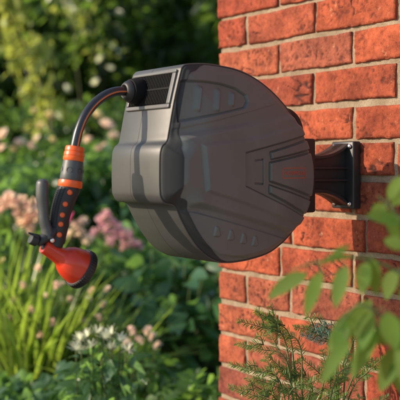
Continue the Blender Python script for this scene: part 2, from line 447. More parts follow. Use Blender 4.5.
VS = .5265                                    # where the raised relief lies
def pxpoly(pts, v=VS): return np.array([on_plane(x, y, v) for x, y in pts])
def sdist(Pt, poly):                          # signed distance, positive inside
    d = np.full(len(Pt), 1e9); ins = np.zeros(len(Pt), bool); n = len(poly)
    for i in range(n):
        a, b = poly[i], poly[(i+1)%n]; ab = b-a; ap = Pt-a
        t = np.clip((ap@ab)/(ab@ab), 0, 1); q = ap - t[:,None]*ab; d = np.minimum(d, np.hypot(q[:,0], q[:,1]))
        c = (a[1] > Pt[:,1]) != (b[1] > Pt[:,1])
        xi = a[0] + (Pt[:,1]-a[1])/(b[1]-a[1]+1e-12)*ab[0]
        ins ^= c & (Pt[:,0] < xi)
    return np.where(ins, d, -d)
def edge_dist(Pt): 
    d = np.full(len(Pt), 1e9)
    sub = (OUT - NRM*.0024)[::4]; n = len(sub)
    for i in range(n):
        a, b = sub[i], sub[(i+1)%n]; ab = b-a; ap = Pt-a
        t = np.clip((ap@ab)/(ab@ab), 0, 1); q = ap - t[:,None]*ab; d = np.minimum(d, np.hypot(q[:,0], q[:,1]))
    return d
def seg_d(Pt, a, b):
    a, b = np.array(a), np.array(b); ab = b-a; t = np.clip(((Pt-a)@ab)/(ab@ab), 0, 1)
    q = Pt - a - t[:,None]*ab; return np.hypot(q[:,0], q[:,1]), t
def plate(Pt, poly, h, bev): return h*sstep(-bev/2, bev/2, sdist(Pt, pxpoly(poly)))
def height(Pt):
    u, z = Pt[:,0], Pt[:,1]; d = edge_dist(Pt)
    hgt = np.zeros(len(Pt))
    # raised centre wedge that grows out of the lower front box
    hgt += .0085*sstep(-.004, .008, sdist(Pt, pxpoly([(150,146),(196,133),(284,117),(335,104),(335,247),(293,233),(200,206),(150,206)])))
    hgt += plate(Pt, [(202,145),(246,140),(300,126),(335,116),(335,236),(296,224),(243,203),(206,191)], .0055, .009)
    # lower and upper fields step down to the rim
    hgt += .004*sstep(.004, .012, d)
    # upper sunk panel with scoops
    hgt += plate(Pt, [(184,80),(210,81),(226,83.5),(240,88),(250,95),(251.5,101),(247.5,107.5),(225,113),(184,121)], -.0042, .0020)
    hgt += plate(Pt, [(150,129),(186,128),(222,119.5),(280,104),(280,99),(222,114),(186,123),(150,124)], .0012, .003)
    for (xa, ya, xb, yb, w) in ((206,86,203,111,.0125), (223.5,88.5,221,111,.0115), (238,92,236,106,.0095)):
        a, b_ = np.array(on_plane(xa, ya, VS)), np.array(on_plane(xb, yb, VS)); ax_ = (b_-a)/np.linalg.norm(b_-a); Ls = np.linalg.norm(b_-a)
        rel = Pt-a; al = rel@ax_; ac = -(rel[:,0]*ax_[1]*-1 + rel[:,1]*ax_[0])       # across, + towards image right
        ac = -(Pt[:,0] - (a[0] + ax_[0]*al))
        prof_ = sstep(-w, .0008, ac)*sstep(.0045, .0008, ac)
        hgt += .0034*prof_*sstep(-.002, .004, al)*sstep(Ls+.002, Ls-.004, al)
    # fan shaped sunk field with ribs
    hgt += plate(Pt, [(243.5,153),(276,144),(309.5,135),(340,127),(340,232),(305,216.5),(274,201),(243.5,186)], -.0050, .0016)
    hgt += plate(Pt, [(269,152.5),(309,140.5),(330,135),(330,147),(312,149.5),(270,159)], .0038, .0016)
    hgt += plate(Pt, [(268.5,163),(313,153),(335,148),(335,202),(313,196),(268.5,181)], .0038, .0016)
    hgt += plate(Pt, [(268,185.5),(311,200.5),(330,207),(330,226),(306,213),(268,193)], .0038, .0016)
    for a, b_ in (((254,160.5),(262,159.5)), ((262,159.5),(262,184)), ((262,184),(254,183.5))):
        dd, _ = seg_d(Pt, on_plane(*a, VS), on_plane(*b_, VS)); hgt -= .0024*sstep(.0018, .0008, dd)
    # fine shadow gaps round the sunk field, its ribs and the upper panel
    for poly in ([(243.5,153),(276,144),(309.5,135),(345,125.5),(345,234),(305,216.5),(274,201),(243.5,186)], [(269,152.5),(309,140.5),(345,131),(345,144),(312,149.5),(270,159)],
                 [(268.5,163),(313,153),(345,146),(345,204),(313,196),(268.5,181)], [(268,185.5),(311,200.5),(345,211),(345,232),(306,213),(268,193)],
                 [(184,80),(210,81),(226,83.5),(240,88),(250,95),(251.5,101),(247.5,107.5),(225,113),(184,121)]):
        hgt -= .0024*sstep(.0019, .0007, np.abs(sdist(Pt, pxpoly(poly)) + .0004))
    # lower field: shallow step and four notches
    hgt += plate(Pt, [(186,211),(200,213),(292,240),(285,252),(255,259),(225,255),(206,243),(193,226)], .0028, .004)
    for (x, y) in ((219.5,232), (233,235.5), (246,239), (258,241.5)):
        hgt += plate(Pt, [(x-2.6,y+4.5),(x-1.2,y-5),(x+1.0,y-5),(x+3.6,y+3),(x+2.2,y+5)], .0026, .0026)
    # rounded edge: broad on the front box, tight on the disc rim
    low = sstep(.35, .41, u)*sstep(-.078, -.056, z)*sstep(.056, .030, z)
    upf = sstep(.41, .45, u)
    r = .0045 + .0275*low + .0010*upf*(1-low)
    k = np.clip(d/r, 0, 1); D = .0045 + .0095*low
    rise = D*np.sqrt(np.clip(1-(1-k)**2, 0, 1)) + (.0140-D)*sstep(0, .075, d)
    hgt = hgt*sstep(0, 1, d/(r*1.3))
    return hgt + rise, low, upf, d
NR = 320; CC = np.array([.350, -.001])
ts = 1 - (1-np.linspace(0, 1, NR+1)[1:])**1.0
OUTI = OUT - NRM*.0024
grid = np.concatenate([CC + (OUTI-CC)*t_ for t_ in ts])
grid = np.vstack([CC, grid])
hg, low, upf, dd = height(grid)
lx = LXE + hg
vs = np.stack([PX0 + TX*(VC+lx) + NX*grid[:,0], PY0 + TY*(VC+lx) + NY*grid[:,0], H + grid[:,1]], -1)
fs = [(0, 1+j, 1+(j+1)%NO) for j in range(NO)]
fs += [(1+i*NO+j, 1+(i+1)*NO+j, 1+(i+1)*NO+(j+1)%NO, 1+i*NO+(j+1)%NO) for i in range(NR-1) for j in range(NO)]
cover = mesh_obj('side_cover', vs, fs, M['cover'], rl, smooth=True)
# dark skin over the rounded front edge, its shade put into the colour
uo, zo = OUT[:,0], OUT[:,1]
wid = .0135*sstep(.425, .46, uo)*(zo > .03) + (.0120 + .0200*sstep(.048, .020, zo)*sstep(-.075, -.050, zo))*(zo <= .03)*sstep(.37, .43, uo)
wid = np.where((zo > .03) & (zo < .06), .0135 + .0185*sstep(.048, .020, zo), wid)
kk = np.hanning(31); kk /= kk.sum(); wid = np.convolve(np.concatenate([wid[-15:], wid, wid[:15]]), kk, 'valid')
on = np.where((wid > .0009) & (uo > .37))[0]
# contiguous run starting after the gap
gap = [i for i in range(NO) if i not in set(on)]
st = (max(gap)+1) % NO if max(gap) < NO-1 else on[0]
order = [(st+i) % NO for i in range(NO)]; order = [j for j in order if j in set(on)]
KR = 30; rows = []
for q in range(KR+1):
    f = q/KR; rad_ = np.linalg.norm(OUT[order]-CC, axis=1)
    pt = OUTI[order] + (CC-OUTI[order])*((.0002 + wid[order]*f)/rad_)[:,None]
    hh_ = height(pt)[0]; e = .0007 if q < KR else -.0012
    l_ = LXE + hh_ + e
    rows.append(np.stack([PX0 + TX*(VC+l_) + NX*pt[:,0], PY0 + TY*(VC+l_) + NY*pt[:,0], H + pt[:,1]], -1))
first = OUTI[order] + (OUTI[order]-CC)*(.0004/np.linalg.norm(OUTI[order]-CC, axis=1))[:,None]; l_ = LXE - .004
rows.insert(0, np.stack([PX0 + TX*(VC+l_) + NX*first[:,0], PY0 + TY*(VC+l_) + NY*first[:,0], H + first[:,1]], -1))
n_ = len(order); tv = np.concatenate(rows)
tf = [(a_*n_+j, (a_+1)*n_+j, (a_+1)*n_+j+1, a_*n_+j+1) for a_ in range(KR+1) for j in range(n_-1)]
edge_shade = mesh_obj('corner_shade', tv, tf, M['edge_shade'], rl, smooth=True)

# printed maker's mark: word in a rounded frame
def cover_lx(px, py):
    h_ = height(np.array([on_plane(px, py, VN)]))[0][0]; return LXE + h_
uzl = np.array(on_plane(279.8, 167.8, VS)), np.array(on_plane(305, 178.2, VS))
uc, zc = (uzl[0]+uzl[1])/2; hw, hh = abs(uzl[0][0]-uzl[1][0])/2, abs(uzl[0][1]-uzl[1][1])/2
def lw(a, b_, e=.0004):
    h_ = height(np.array([[uc - a, zc + b_]]))[0][0]
    return W(uc - a, VC + LXE + h_ + e, zc + b_)     # a to the right in the picture
mb = MB(); ring = []
def rrect(hw, hh, r, n=6):
    q_ = rrect0(hw, hh, r, n); o = []
    for (x0, y0), (x1, y1) in zip(q_, q_[1:]+q_[:1]):
        k_ = 24 if abs(x1-x0) > .012 else (8 if math.hypot(x1-x0, y1-y0) > .004 else 1)
        o += [(x0+(x1-x0)*i/k_, y0+(y1-y0)*i/k_) for i in range(k_)]
    return o
def rrect0(hw, hh, r, n=6):
    o = []
    for cx, cz, s in ((hw-r, hh-r, 0), (-hw+r, hh-r, 90), (-hw+r, -hh+r, 180), (hw-r, -hh+r, 270)):
        for i in range(n+1):
            a = R(s+90*i/n); o.append((cx+r*math.cos(a), cz+r*math.sin(a)))
    return o
o1 = rrect(hw, hh, .0032); o2 = rrect(hw-.0011, hh-.0011, .0024); n = len(o1)
vv = [lw(a, b_) for a, b_ in o1] + [lw(a, b_) for a, b_ in o2] + [lw(a, b_, -.0006) for a, b_ in o1] + [lw(a, b_, -.0006) for a, b_ in o2]
ff = [(i, (i+1)%n, n+(i+1)%n, n+i) for i in range(n)] + [(i, 2*n+i, 2*n+(i+1)%n, (i+1)%n) for i in range(n)] + [(n+i, n+(i+1)%n, 3*n+(i+1)%n, 3*n+i) for i in range(n)]
mb.add(vv, ff); mb.build('logo_frame', M['logo'], cover, smooth=False, origin=rl.location)
fc = bpy.data.curves.new('logo_lettering', 'FONT'); fc.body = 'VORMOSA'; fc.size = .0098; fc.extrude = .00015; fc.offset = 0
fc.align_x = 'CENTER'; fc.align_y = 'CENTER'; fc.space_character = 1.05
fo = bpy.data.objects.new('tmp', fc); COL.objects.link(fo)
bpy.context.view_layer.update()
me = bpy.data.meshes.new_from_object(fo.evaluated_get(bpy.context.evaluated_depsgraph_get()))
co = np.zeros(len(me.vertices)*3); me.vertices.foreach_get('co', co); co = co.reshape(-1, 3)
wx = co[:,0].max()-co[:,0].min(); sc_ = (2*hw-.0068)/wx
cx = (co[:,0].max()+co[:,0].min())/2; cy = (co[:,1].max()+co[:,1].min())/2
new = np.array([lw((x-cx)*sc_, (y-cy)*min(1.0, 1.0), .0003+z) for x, y, z in co]) - np.array(rl.location)
me.vertices.foreach_set('co', new.ravel()); me.materials.clear(); me.materials.append(M['logo']); me.update()
bpy.data.objects.remove(fo)
lo_ = bpy.data.objects.new('logo_lettering', me); COL.objects.link(lo_); lo_.parent = cover

# grille window on the upper front face
A0 = np.array((.4885, .093)); A1 = np.array((.4735, .150)); dA = A1-A0; LA = np.linalg.norm(dA); dA /= LA; nA = np.array((dA[1], -dA[0]))
if nA[0] < 0: nA = -nA
def fp(v, s, e):                              # point on the slanted front face: s 0..1 up, e metres proud of it
    q = A0 + dA*s*LA + nA*e; return Vector(W(q[0], v, q[1]))
def slab(mb, v0, v1, s0, s1, e0, e1, mi=0):
    v = [fp(a, b_, c_) for a in (v0, v1) for b_ in (s0, s1) for c_ in (e0, e1)]
    mb.add(v, [(0,1,3,2),(4,6,7,5),(0,4,5,1),(2,3,7,6),(0,2,6,4),(1,5,7,3)], mi)
mb = MB()
slab(mb, .370, .4995, 1.00, 1.09, -.004, .0045); slab(mb, .370, .4995, -.02, .10, -.004, .0045)
slab(mb, .490, .4995, .10, 1.00, -.004, .0045); slab(mb, .370, .376, .10, 1.00, -.004, .0045)
gf = bevel(mb.build('grille_frame', M['bezel'], rl, smooth=False), .0015)
mb = MB(); slab(mb, .376, .490, .10, 1.00, -.004, .0006); gp = mb.build('grille', M['bristle'], rl, smooth=False)  # flush black back panel, the darkness of a recess put into its colour
mb = MB()
for i in range(24):
    v = .3795 + i*.0047
    for s0, s1 in ((.13, .53), (.59, .98)):
        slab(mb, v, v+.0019, s0, s1, .0006, .0034)
slab(mb, .376, .490, .535, .585, .0006, .0042)
mb.build('slats', M['bristle'], gp, smooth=False, origin=rl.location)

# hose guide: squat barrel with a rounded nose
VH = .400
g0 = P(.470, VH, .1262); gd = (N3*1.0 + Z3*-.03).normalized()
mb = MB(); mb.lathe(g0, gd, [(0, .0205), (.010, .0214), (.012, .0222), (.020, .0224), (.027, .0218), (.0325, .0204), (.033, .0186)], 40)
hg_ = mb.build('hose_guide', M['bristle'], rl); hg_.data.set_sharp_from_angle(angle=R(45))
mb = MB(); mb.lathe(g0 + gd*.0329, gd, [(0, .0184), (.003, .0181), (.007, .0166), (.010, .0142), (.012, .0118), (.0116, .0100), (.004, .0090)], 40)
mb.build('guide_nose', M['black'], hg_, origin=rl.location)
# rear hinge column and carry handle
mb = MB(); mb.box(P(.150, VC, -.020), T3*.030, N3*.024, Z3*.070); mb.box(P(.19, VC, -.02), T3*.05, N3*.03, Z3*.05)
bevel(mb.build('hinge_column', M['black'], rl, smooth=False), .004)
hp = smooth_path([P(.240, .455, .085), P(.205, .455, .098), P(.180, .455, .088), P(.168, .455, .062), P(.178, .455, .030)], 8)
mb = MB(); mb.tube(hp, [.0085]*len(hp), 12, flat=1.8, side=T3); mb.build('carry_handle', M['black'], rl)

# ------------------------------------------------------------ garden hose
def hp_(px, py, v=VH): u, z = on_plane(px, py, v); return P(u, v, z)
hpts = [P(.480, VH, .1252), P(.508, VH, .1248)] + [hp_(*q) for q in ((116,91.5),(105,95.5),(94,104),(85,116),(79,130),(75.5,144),(74,153))]
path = smooth_path(hpts, 8)
hose = thing('garden_hose', hpts[0], 'black rubber hose with orange stripes curving out of the reel', 'hose')
mb = MB(); mb.tube(path, .0078, 24); mb.build('tube', M['rubber'], hose)
def offset_path(path, ang, rr):
    out = []; side = T3
    for i, p in enumerate(path):
        t = Vector(path[min(i+1, len(path)-1)] - path[max(i-1, 0)]).normalized(); up_ = side.cross(t).normalized()
        out.append(Vector(p) + rr*(math.cos(ang)*side + math.sin(ang)*up_))
    return out
for a in (8, 188):
    mb = MB(); mb.tube(offset_path(path, R(a), .0072), .0014, 8); mb.build('stripe', M['stripe'], hose)
# ------------------------------------------------------------ quick connector on the hose end
def gp_(px, py): return hp_(px, py)
ca, cb = gp_(75.2, 146.5), gp_(70.3, 184); cdir = (cb-ca).normalized(); CL = (cb-ca).length
K = 1.43/880
cn = thing('hose_connector', ca, 'orange and grey quick connector joining the hose to the spray gun', 'hose connector')
mb = MB(); mb.lathe(ca, cdir, [(0, .0085), (.0003, .0145), (.003, .0156), (.0075, .0158), (.0082, .0150), (.0092, .0150), (.0100, .0164), (.0150, .0168), (.0158, .0160), (.0168, .0160), (.0176, .0168), (.0225, .0168), (.0240, .0158)], 40)
cl_ = mb.build('collar', M['orange'], cn); cl_.data.set_sharp_from_angle(angle=R(40))
mb = MB(); mb.lathe(ca + cdir*.0235, cdir, [(0, .0150), (.001, .0166), (.010, .0172), (.022, .0180), (.030, .0182), (.0325, .0174)], 40)
bd = mb.build('body', M['grey'], cn); bd.data.set_sharp_from_angle(angle=R(40))
for k in range(6):                            # finger dimples, their recess shade put into a darker colour
    x = cdir.orthogonal().normalized(); y = cdir.cross(x); th = 2*math.pi*k/6 + .35
    dr = math.cos(th)*x + math.sin(th)*y
    mb = MB(); c0 = ca + cdir*.040 + dr*.0166
    mb.lathe(c0, dr, [(0, .0046), (.0009, .0050), (.0013, .0046), (.0002, .0034), (-.0004, .0014)], 20); mb.build('finger_dimple', M['grip'], bd, origin=cn.location)

# ------------------------------------------------------------ spray gun
gun = thing('spray_gun', gp_(45, 250), 'red headed spray gun with black ribbed grip hanging from the hose', 'spray gun')
ra = ca + cdir*(.0235+.0320)
mb = MB(); mb.lathe(ra, cdir, [(0, .0165), (.0006, .0188), (.003, .0194), (.0095, .0196), (.0115, .0186), (.012, .016)], 40)
rg = mb.build('ring', M['orange'], gun); rg.data.set_sharp_from_angle(angle=R(40))
gpath = smooth_path([ra + cdir*.010, gp_(64.5,200), gp_(61,212), gp_(59,224), gp_(57.5,236), gp_(55,247)], 8)
gr_ = np.interp(np.linspace(0, 1, len(gpath)), [0, .25, .6, .85, 1], [.0182, .0165, .0142, .0125, .0118])
mb = MB(); mb.tube(gpath, gr_, 28, flat=.92, side=T3)
# rows of small rubber teeth down the finger side and the back
for i in range(3, len(gpath)-4, 1):
    p = Vector(gpath[i]); t_ = Vector(gpath[i+1]-gpath[i-1]).normalized(); up_ = T3.cross(t_).normalized()
    if up_.dot(N3) < 0: up_ = -up_
    for s, aa in ((1, 0), (1, .35), (1, -.35), (1, .7), (1, -.7), (-1, 0), (-1, .35), (-1, -.35)):
        d_ = (up_*s*math.cos(aa) + T3*math.sin(aa)).normalized()
        mb.lathe(p + d_*(float(gr_[i])*.92), d_, [(0, .0015), (.0016, .0014), (.0024, .0006)], 6)
grip = mb.build('grip', M['grip'], gun)
for i, (x, y) in enumerate(((70,195.5),(65.5,205.5),(63,215),(61.4,225),(60,235))):
    j = int(np.argmin([abs((Vector(q)-gp_(x, y)).length) for q in gpath])); p = Vector(gpath[j])
    t_ = Vector(gpath[min(j+1, len(gpath)-1)]-gpath[j-1]).normalized()
    v_ = Vector((-p.x, -p.y, 0)).normalized(); v_ = (v_ - t_*v_.dot(t_)).normalized(); s_ = t_.cross(v_); s_ = s_ if s_.x > 0 else -s_
    d_ = (v_*.93 + s_*.18).normalized()
    mb = MB(); mb.lathe(p + d_*(float(gr_[j])*.90), d_, [(0, .0042), (.0017, .0042), (.0026, .0034), (.0028, .0015)], 18); mb.build('grip_dot', M['orange'], grip, origin=gun.location)
# squeeze lever
lp = smooth_path([gp_(43.5,179), gp_(42.4,186), gp_(42.3,197), gp_(43.3,208), gp_(44,219), gp_(46.5,229), gp_(48,238)], 7)
lr = np.interp(np.linspace(0, 1, len(lp)), [0, .04, .1, .3, .6, .8, 1], [.003, .0075, .0098, .0100, .0082, .0085, .0105])
mb = MB(); mb.tube(lp, lr, 22, flat=1.15, side=T3); mb.build('lever', M['grey'], gun)
# pivot block, thumb wheel and rod
mb = MB()
mb.tube([gp_(56,228), gp_(48,236), gp_(40,239.5)], [.0085, .0100, .0060], 16, side=T3, flat=1.2)
mb.tube([gp_(48,236), gp_(42,240.5), gp_(38,244.5)], [.0095, .0075, .0045], 16, side=T3, flat=1.2)
mb.tube([gp_(54,240), gp_(28,233)], [.0030, .0018], 10)
bevel(mb.build('pivot_block', M['black'], gun), .0005)
mb = MB(); a_ = gp_(37,241.5); d_ = (gp_(29,238)-a_).normalized(); mb.lathe(a_, d_, [(0, .0060), (.001, .0085), (.010, .0088), (.0125, .0075), (.0128, .004)], 20)
kb = mb.build('flow_knob', M['black'], gun); kb.data.set_sharp_from_angle(angle=R(40))
mb = MB(); mb.lathe(gp_(49.5,240) + T3*.0085, T3, [(0, .0040), (.003, .0040), (.0038, .0025)], 14); mb.build('pivot_pin', M['steel'], gun)
# red bell and black spray ring
h0, h1 = gp_(43.5,246.0), gp_(84,270.5); hd = (h1-h0).normalized(); HL = (h1-h0).length
sc = HL/.080
prof = [(0, .0090), (.0004, .0108), (.003, .0116), (.008, .0117), (.020, .0126), (.030, .0142), (.0355, .0155), (.0375, .0178), (.041, .0212), (.048, .0252), (.056, .0278), (.064, .0292), (.069, .0296)]
mb = MB(); mb.lathe(h0, hd, [(t_*sc, r_) for t_, r_ in prof], 48); hb = mb.build('head', M['red'], gun); hb.data.set_sharp_from_angle(angle=R(50))
mb = MB(); mb.lathe(h0 - hd*.0008, hd, [(0, .0066), (.0012, .0068), (.0012, .002)], 20); mb.build('inlet_hole', M['black'], hb, origin=gun.location)
for k in range(10):                            # moulded flutes on the bell
    x = hd.orthogonal().normalized(); y = hd.cross(x); th = 2*math.pi*k/10; dr = math.cos(th)*x + math.sin(th)*y
q0 = .0685*sc
rp = [(0, .0285), (.0005, .0312), (.002, .0322), (.010, .0326), (.0135, .0320), (.0150, .0300), (.0150, .0270), (.0132, .0255), (.0132, .001)]
mb = MB(); mb.lathe(h0 + hd*q0, hd, rp, 60)
x = hd.orthogonal().normalized(); y = hd.cross(x)
for k in range(44):                            # knurling
    th = 2*math.pi*k/44; dr = math.cos(th)*x + math.sin(th)*y; tg = hd.cross(dr)
    mb.box(h0 + hd*(q0+.0062) + dr*.0324, dr*.0010, tg*.0011, hd*.0048)
sr = mb.build('spray_ring', M['black'], gun); sr.data.set_sharp_from_angle(angle=R(40))

# ------------------------------------------------------------ plants
def leaves(pos, direc, length, width, fold=.25, droop=.25, fine=False, rs=RS):
    """many leaves as one vertex/face array; pos, direc (n,3); length, width scalars or (n,)"""
    n = len(pos); d = direc/np.linalg.norm(direc, axis=1)[:, None]
    L = np.zeros(n)+length; Wd = np.zeros(n)+width
    r = rs.normal(size=(n, 3)) + np.array([0, 0, .9]); s = np.cross(d, r); s /= np.linalg.norm(s, axis=1)[:, None]+1e-9
    nn = np.cross(s, d)
    T = [0, .30, .65, 1.0]; WW = [0, .5, .42, 0]
    if fine: T = [0, .12, .3, .5, .7, .88, 1.0]; WW = [0, .30, .47, .5, .42, .22, 0]
    rows = []
    for t, w in zip(T, WW):
        c = pos + d*(L*t)[:, None] - np.array([0, 0, 1.0])*(L*droop*t*t)[:, None]
        if w == 0: rows.append([c])
        else: rows.append([c - s*(Wd*w)[:, None] + nn*(Wd*w*fold)[:, None], c, c + s*(Wd*w)[:, None] + nn*(Wd*w*fold)[:, None]])
    flat = [a for rr in rows for a in rr]; m_ = len(flat)
    V = np.stack(flat, 1).reshape(-1, 3)
    idx = []; q = 0
    for rr in rows: idx.append(list(range(q, q+len(rr)))); q += len(rr)
    fl = []
    for a, b in zip(idx[:-1], idx[1:]):
        if len(a) == 1 and len(b) == 3: fl += [(a[0], b[1], b[0]), (a[0], b[2], b[1])]
        elif len(a) == 3 and len(b) == 3: fl += [(a[0], a[1], b[1], b[0]), (a[1], a[2], b[2], b[1])]
        else: fl += [(a[0], a[1], b[0]), (a[1], a[2], b[0])]
    F = [tuple(i*m_ + x for x in f) for i in range(n) for f in fl]
    return V, F
def unit(n, rs=RS):
    v = rs.normal(size=(n, 3)); return v/np.linalg.norm(v, axis=1)[:, None]
def crown_points(n, rx, ry, z0, z1, clumps, cr, rs=RS, hollow=.35):
    """leaf positions gathered in clumps inside an ellipsoid-ish crown"""
    c = unit(clumps, rs)*(rs.uniform(hollow, 1, clumps)**.5)[:, None]
    c = c*np.array([rx, ry, (z1-z0)/2]) + np.array([0, 0, (z0+z1)/2])
    k = rs.randint(0, clumps, n); o = unit(n, rs)*(rs.uniform(.15, 1, n)**.4)[:, None]*(cr*rs.uniform(.6, 1.25, clumps)[k])[:, None]
    o[:, 2] *= .75
    p = c[k] + o
    d = o/(np.linalg.norm(o, axis=1)[:, None]+1e-6) + .55*rs.normal(size=(n, 3)) + np.array([0, 0, -.15])
    return p, d, c
def trunk(parent, h, r, limbs, name='trunk', mat='bark', spread=.5):
    mb = MB(); b0 = Vector((0, 0, 0))
    pts = smooth_path([(0,0,0), (.04*h*random.uniform(-1,1), .03*h, h*.4), (.06*h*random.uniform(-1,1), 0, h*.85)], 5)
    mb.tube(pts, np.linspace(r, r*.35, len(pts)), 9)
    for c in limbs:
        i = random.randint(2, len(pts)-2); a = Vector(pts[i]); e = Vector(c)
        mid = a*.5 + e*.5 + Vector((0, 0, .06*h))
        q = smooth_path([a, mid, e], 4); mb.tube(q, np.linspace(r*.4, r*.08, len(q)), 6)
    return mb.build(name, M[mat], parent, origin=(0, 0, 0))
def shrub(name, label, cat, loc, rx, ry, z0, z1, n, ll, lw_, mat, clumps=24, cr=None, group=None, stem='trunk', sr=.04, droop=.3):
    o = thing(name, loc, label, cat, group)
    cr = cr or .38*min(rx, (z1-z0)/2)
    p, d, c = crown_points(n, rx, ry, z0, z1, clumps, cr)
    p[:, 2] = np.maximum(p[:, 2], .03)
    L = ll*RS.uniform(.65, 1.25, n); V, F = leaves(p, d, L, L*lw_/ll, droop=droop)
    V[:, 2] = np.maximum(V[:, 2], .02)
    mesh_obj('foliage' if stem != 'trunk' else 'crown', V, F, M[mat], o, smooth=True, origin=(0,0,0))
    trunk(o, (z0+z1)/2, sr, c[:9], stem, 'bark' if stem == 'trunk' else 'stem')
    return o

# blossoms: shared meshes
def bloom_mesh(name, kind, r, mat):
    rs = np.random.RandomState(hash(name) % 1000 if False else len(name)*7+3); V = []; F = []
    def petal(base, dirv, upv, L, Wd, cup):
        nonlocal V, F
        dirv = Vector(dirv).normalized(); s = dirv.cross(Vector(upv)).normalized(); nn = s.cross(dirv)
        o = len(V); T = [(0, .25), (.35, .8), (.7, 1), (1, .55)]
        for t, w in T:
            c = Vector(base) + dirv*L*t + nn*cup*L*t*t
            for k in (-1, 0, 1): V.append(tuple(c + s*Wd*w*.5*k + nn*abs(k)*Wd*.18*w))
        for i in range(3):
            for k in range(2): a = o+i*3+k; F.append((a, a+1, a+4, a+3))
    if kind == 'rose':
        for ring, (cnt, tilt, L) in enumerate(((6, 15, 1.0), (6, 38, .92), (5, 58, .8), (4, 75, .65))):
            for k in range(cnt):
                a = 2*math.pi*(k+.5*ring)/cnt + rs.uniform(-.2, .2); tl = R(tilt+rs.uniform(-8, 8))
                d = (math.cos(a)*math.cos(tl), math.sin(a)*math.cos(tl), math.sin(tl))
                petal((0, 0, .05*r*ring), d, (0, 0, 1) if tilt < 70 else (math.cos(a+1.5), math.sin(a+1.5), .3), r*L, r*.85, .25)
    elif kind == 'daisy':
        for k in range(13):
            a = 2*math.pi*k/13; d = (math.cos(a), math.sin(a), rs.uniform(.05, .35)); petal((0,0,0), d, (0,0,1), r*rs.uniform(.9, 1.05), r*.36, -.1)
        for k in range(9):
            a = 2*math.pi*k/9+.2; d = (math.cos(a), math.sin(a), .9); petal((0,0,.02*r), d, (0,0,1), r*.6, r*.35, .1)
    elif kind == 'spider':
        for k in range(34):
            a = rs.uniform(0, 6.28); e = rs.uniform(-.1, 1.3); d = (math.cos(a)*math.cos(e), math.sin(a)*math.cos(e), math.sin(e)); petal((0,0,0), d, (.1,.2,1) if e < 1.1 else (1,0,0), r*rs.uniform(.75, 1.1), r*.075, rs.uniform(-.15, .25))
    elif kind == 'pom':
        for v_ in unit(46, rs):
            if v_[2] < -.5: continue
            petal(tuple(v_*r*.25), v_ + np.array([0, 0, .15]), (v_[1]+.1, -v_[0], .4), r*.75, r*.42, .15)
    me = bpy.data.meshes.new(name); me.from_pydata(V, [], F); me.materials.append(M[mat])
    me.polygons.foreach_set('use_smooth', np.ones(len(F), dtype=bool)); me.update(); return me
BL = {'rose': bloom_mesh('rose_bloom', 'rose', 1, 'rose'), 'cream': bloom_mesh('cream_rose', 'rose', 1, 'cream'), 'peach': bloom_mesh('peach_bloom', 'pom', 1, 'peach'),
      'mauve': bloom_mesh('mauve_bloom', 'pom', 1, 'mauve'), 'magenta': bloom_mesh('magenta_bloom', 'daisy', 1, 'magenta'), 'white': bloom_mesh('white_bloom', 'spider', 1, 'white'),
      'palepink': bloom_mesh('pale_pink_bloom', 'pom', 1, 'rose'), 'whiterose': bloom_mesh('white_rose', 'rose', 1, 'white')}
def blossom(parent, wpos, r, key, tilt=None, label=None):
    o = bpy.data.objects.new('blossom', BL[key]); COL.objects.link(o); o.parent = parent
    o.location = Vector(wpos) - parent.location; o.scale = (r, r, r)
    o.rotation_euler = (R(random.uniform(15, 60)) if tilt is None else tilt, R(random.uniform(-35, 35)), random.uniform(0, 6.28))
    if label: o['label'] = label
    return o
def flower_stems(parent, pts, r=.004, base=.06):
    mb = MB()
    for p in pts:
        q = Vector(p) - parent.location; a = Vector((q.x*base*3, q.y*base*3, 0)); m_ = a.lerp(q, .55) + Vector((random.uniform(-.03,.03), random.uniform(-.03,.03), .02))
        pp = smooth_path([a, m_, q], 5); mb.tube(pp, np.linspace(r*1.4, r*.8, len(pp)), 6)
    return mb.build('flower_stem', M['stem'], parent, origin=(0,0,0))

# far rows of trees and tall evergreen shrubs
back = [(-6.2,15.2,6.5,'broad dark tree far left behind the evergreens'), (-3.3,15.8,7.2,'tall dark tree behind the golden sapling'), (-.6,15,6.8,'tall dark tree rising behind the hose guide'), (2.2,15.6,7,'dark tree hidden mostly by the brick wall'), (5.2,15.4,6.6,'dark tree far right behind the brick wall')]
back += [(-9.6,15.6,6.8,'dark tree at the far left end of the back row'), (-12.8,15.2,6.4,'outermost dark tree of the back row on the left')]
for x, y, h, lb in back:
    shrub('garden_tree', lb, 'tree', (x, y, 0), 2.0, 1.5, .8, h, 6500, .24, .13, 'laurel', 60, .68, 'trees at the back of the garden', 'trunk', .14)
tall = [(-4.9,11.4,3.3,'dense dark evergreen shrub outside the left edge','laurel'), (-3.25,10.0,3.6,'dark evergreen shrub left of the golden sapling','laurel'), (-2.15,10.6,4.2,'dark evergreen shrub directly behind the golden sapling','laurel'),
        (-1.15,10.1,3.7,'dark evergreen shrub with pale white blooms above the hose arc','laurel'), (-.25,10.5,4.1,'mid green evergreen shrub above the reel top','midleaf'), (.75,10.1,3.8,'dark evergreen shrub at the left edge of the brick wall','laurel'), (2.0,10.3,4,'dark evergreen shrub behind the brick wall','laurel')]
for x, y, h, lb, mt in tall:
    o = shrub('evergreen_shrub', lb, 'shrub', (x, y, 0), 1.0, .7, .15, h, 5200, .145, .08, mt, 52, .36, 'tall evergreen shrubs', 'trunk', .07)
    if 'pale' in lb:
        for px, py in ((68,6),(73,12),(101,60),(66,90),(110,70),(85,35),(96,84),(112,48)): blossom(o, at(px, py, 9.2), .055, 'whiterose')
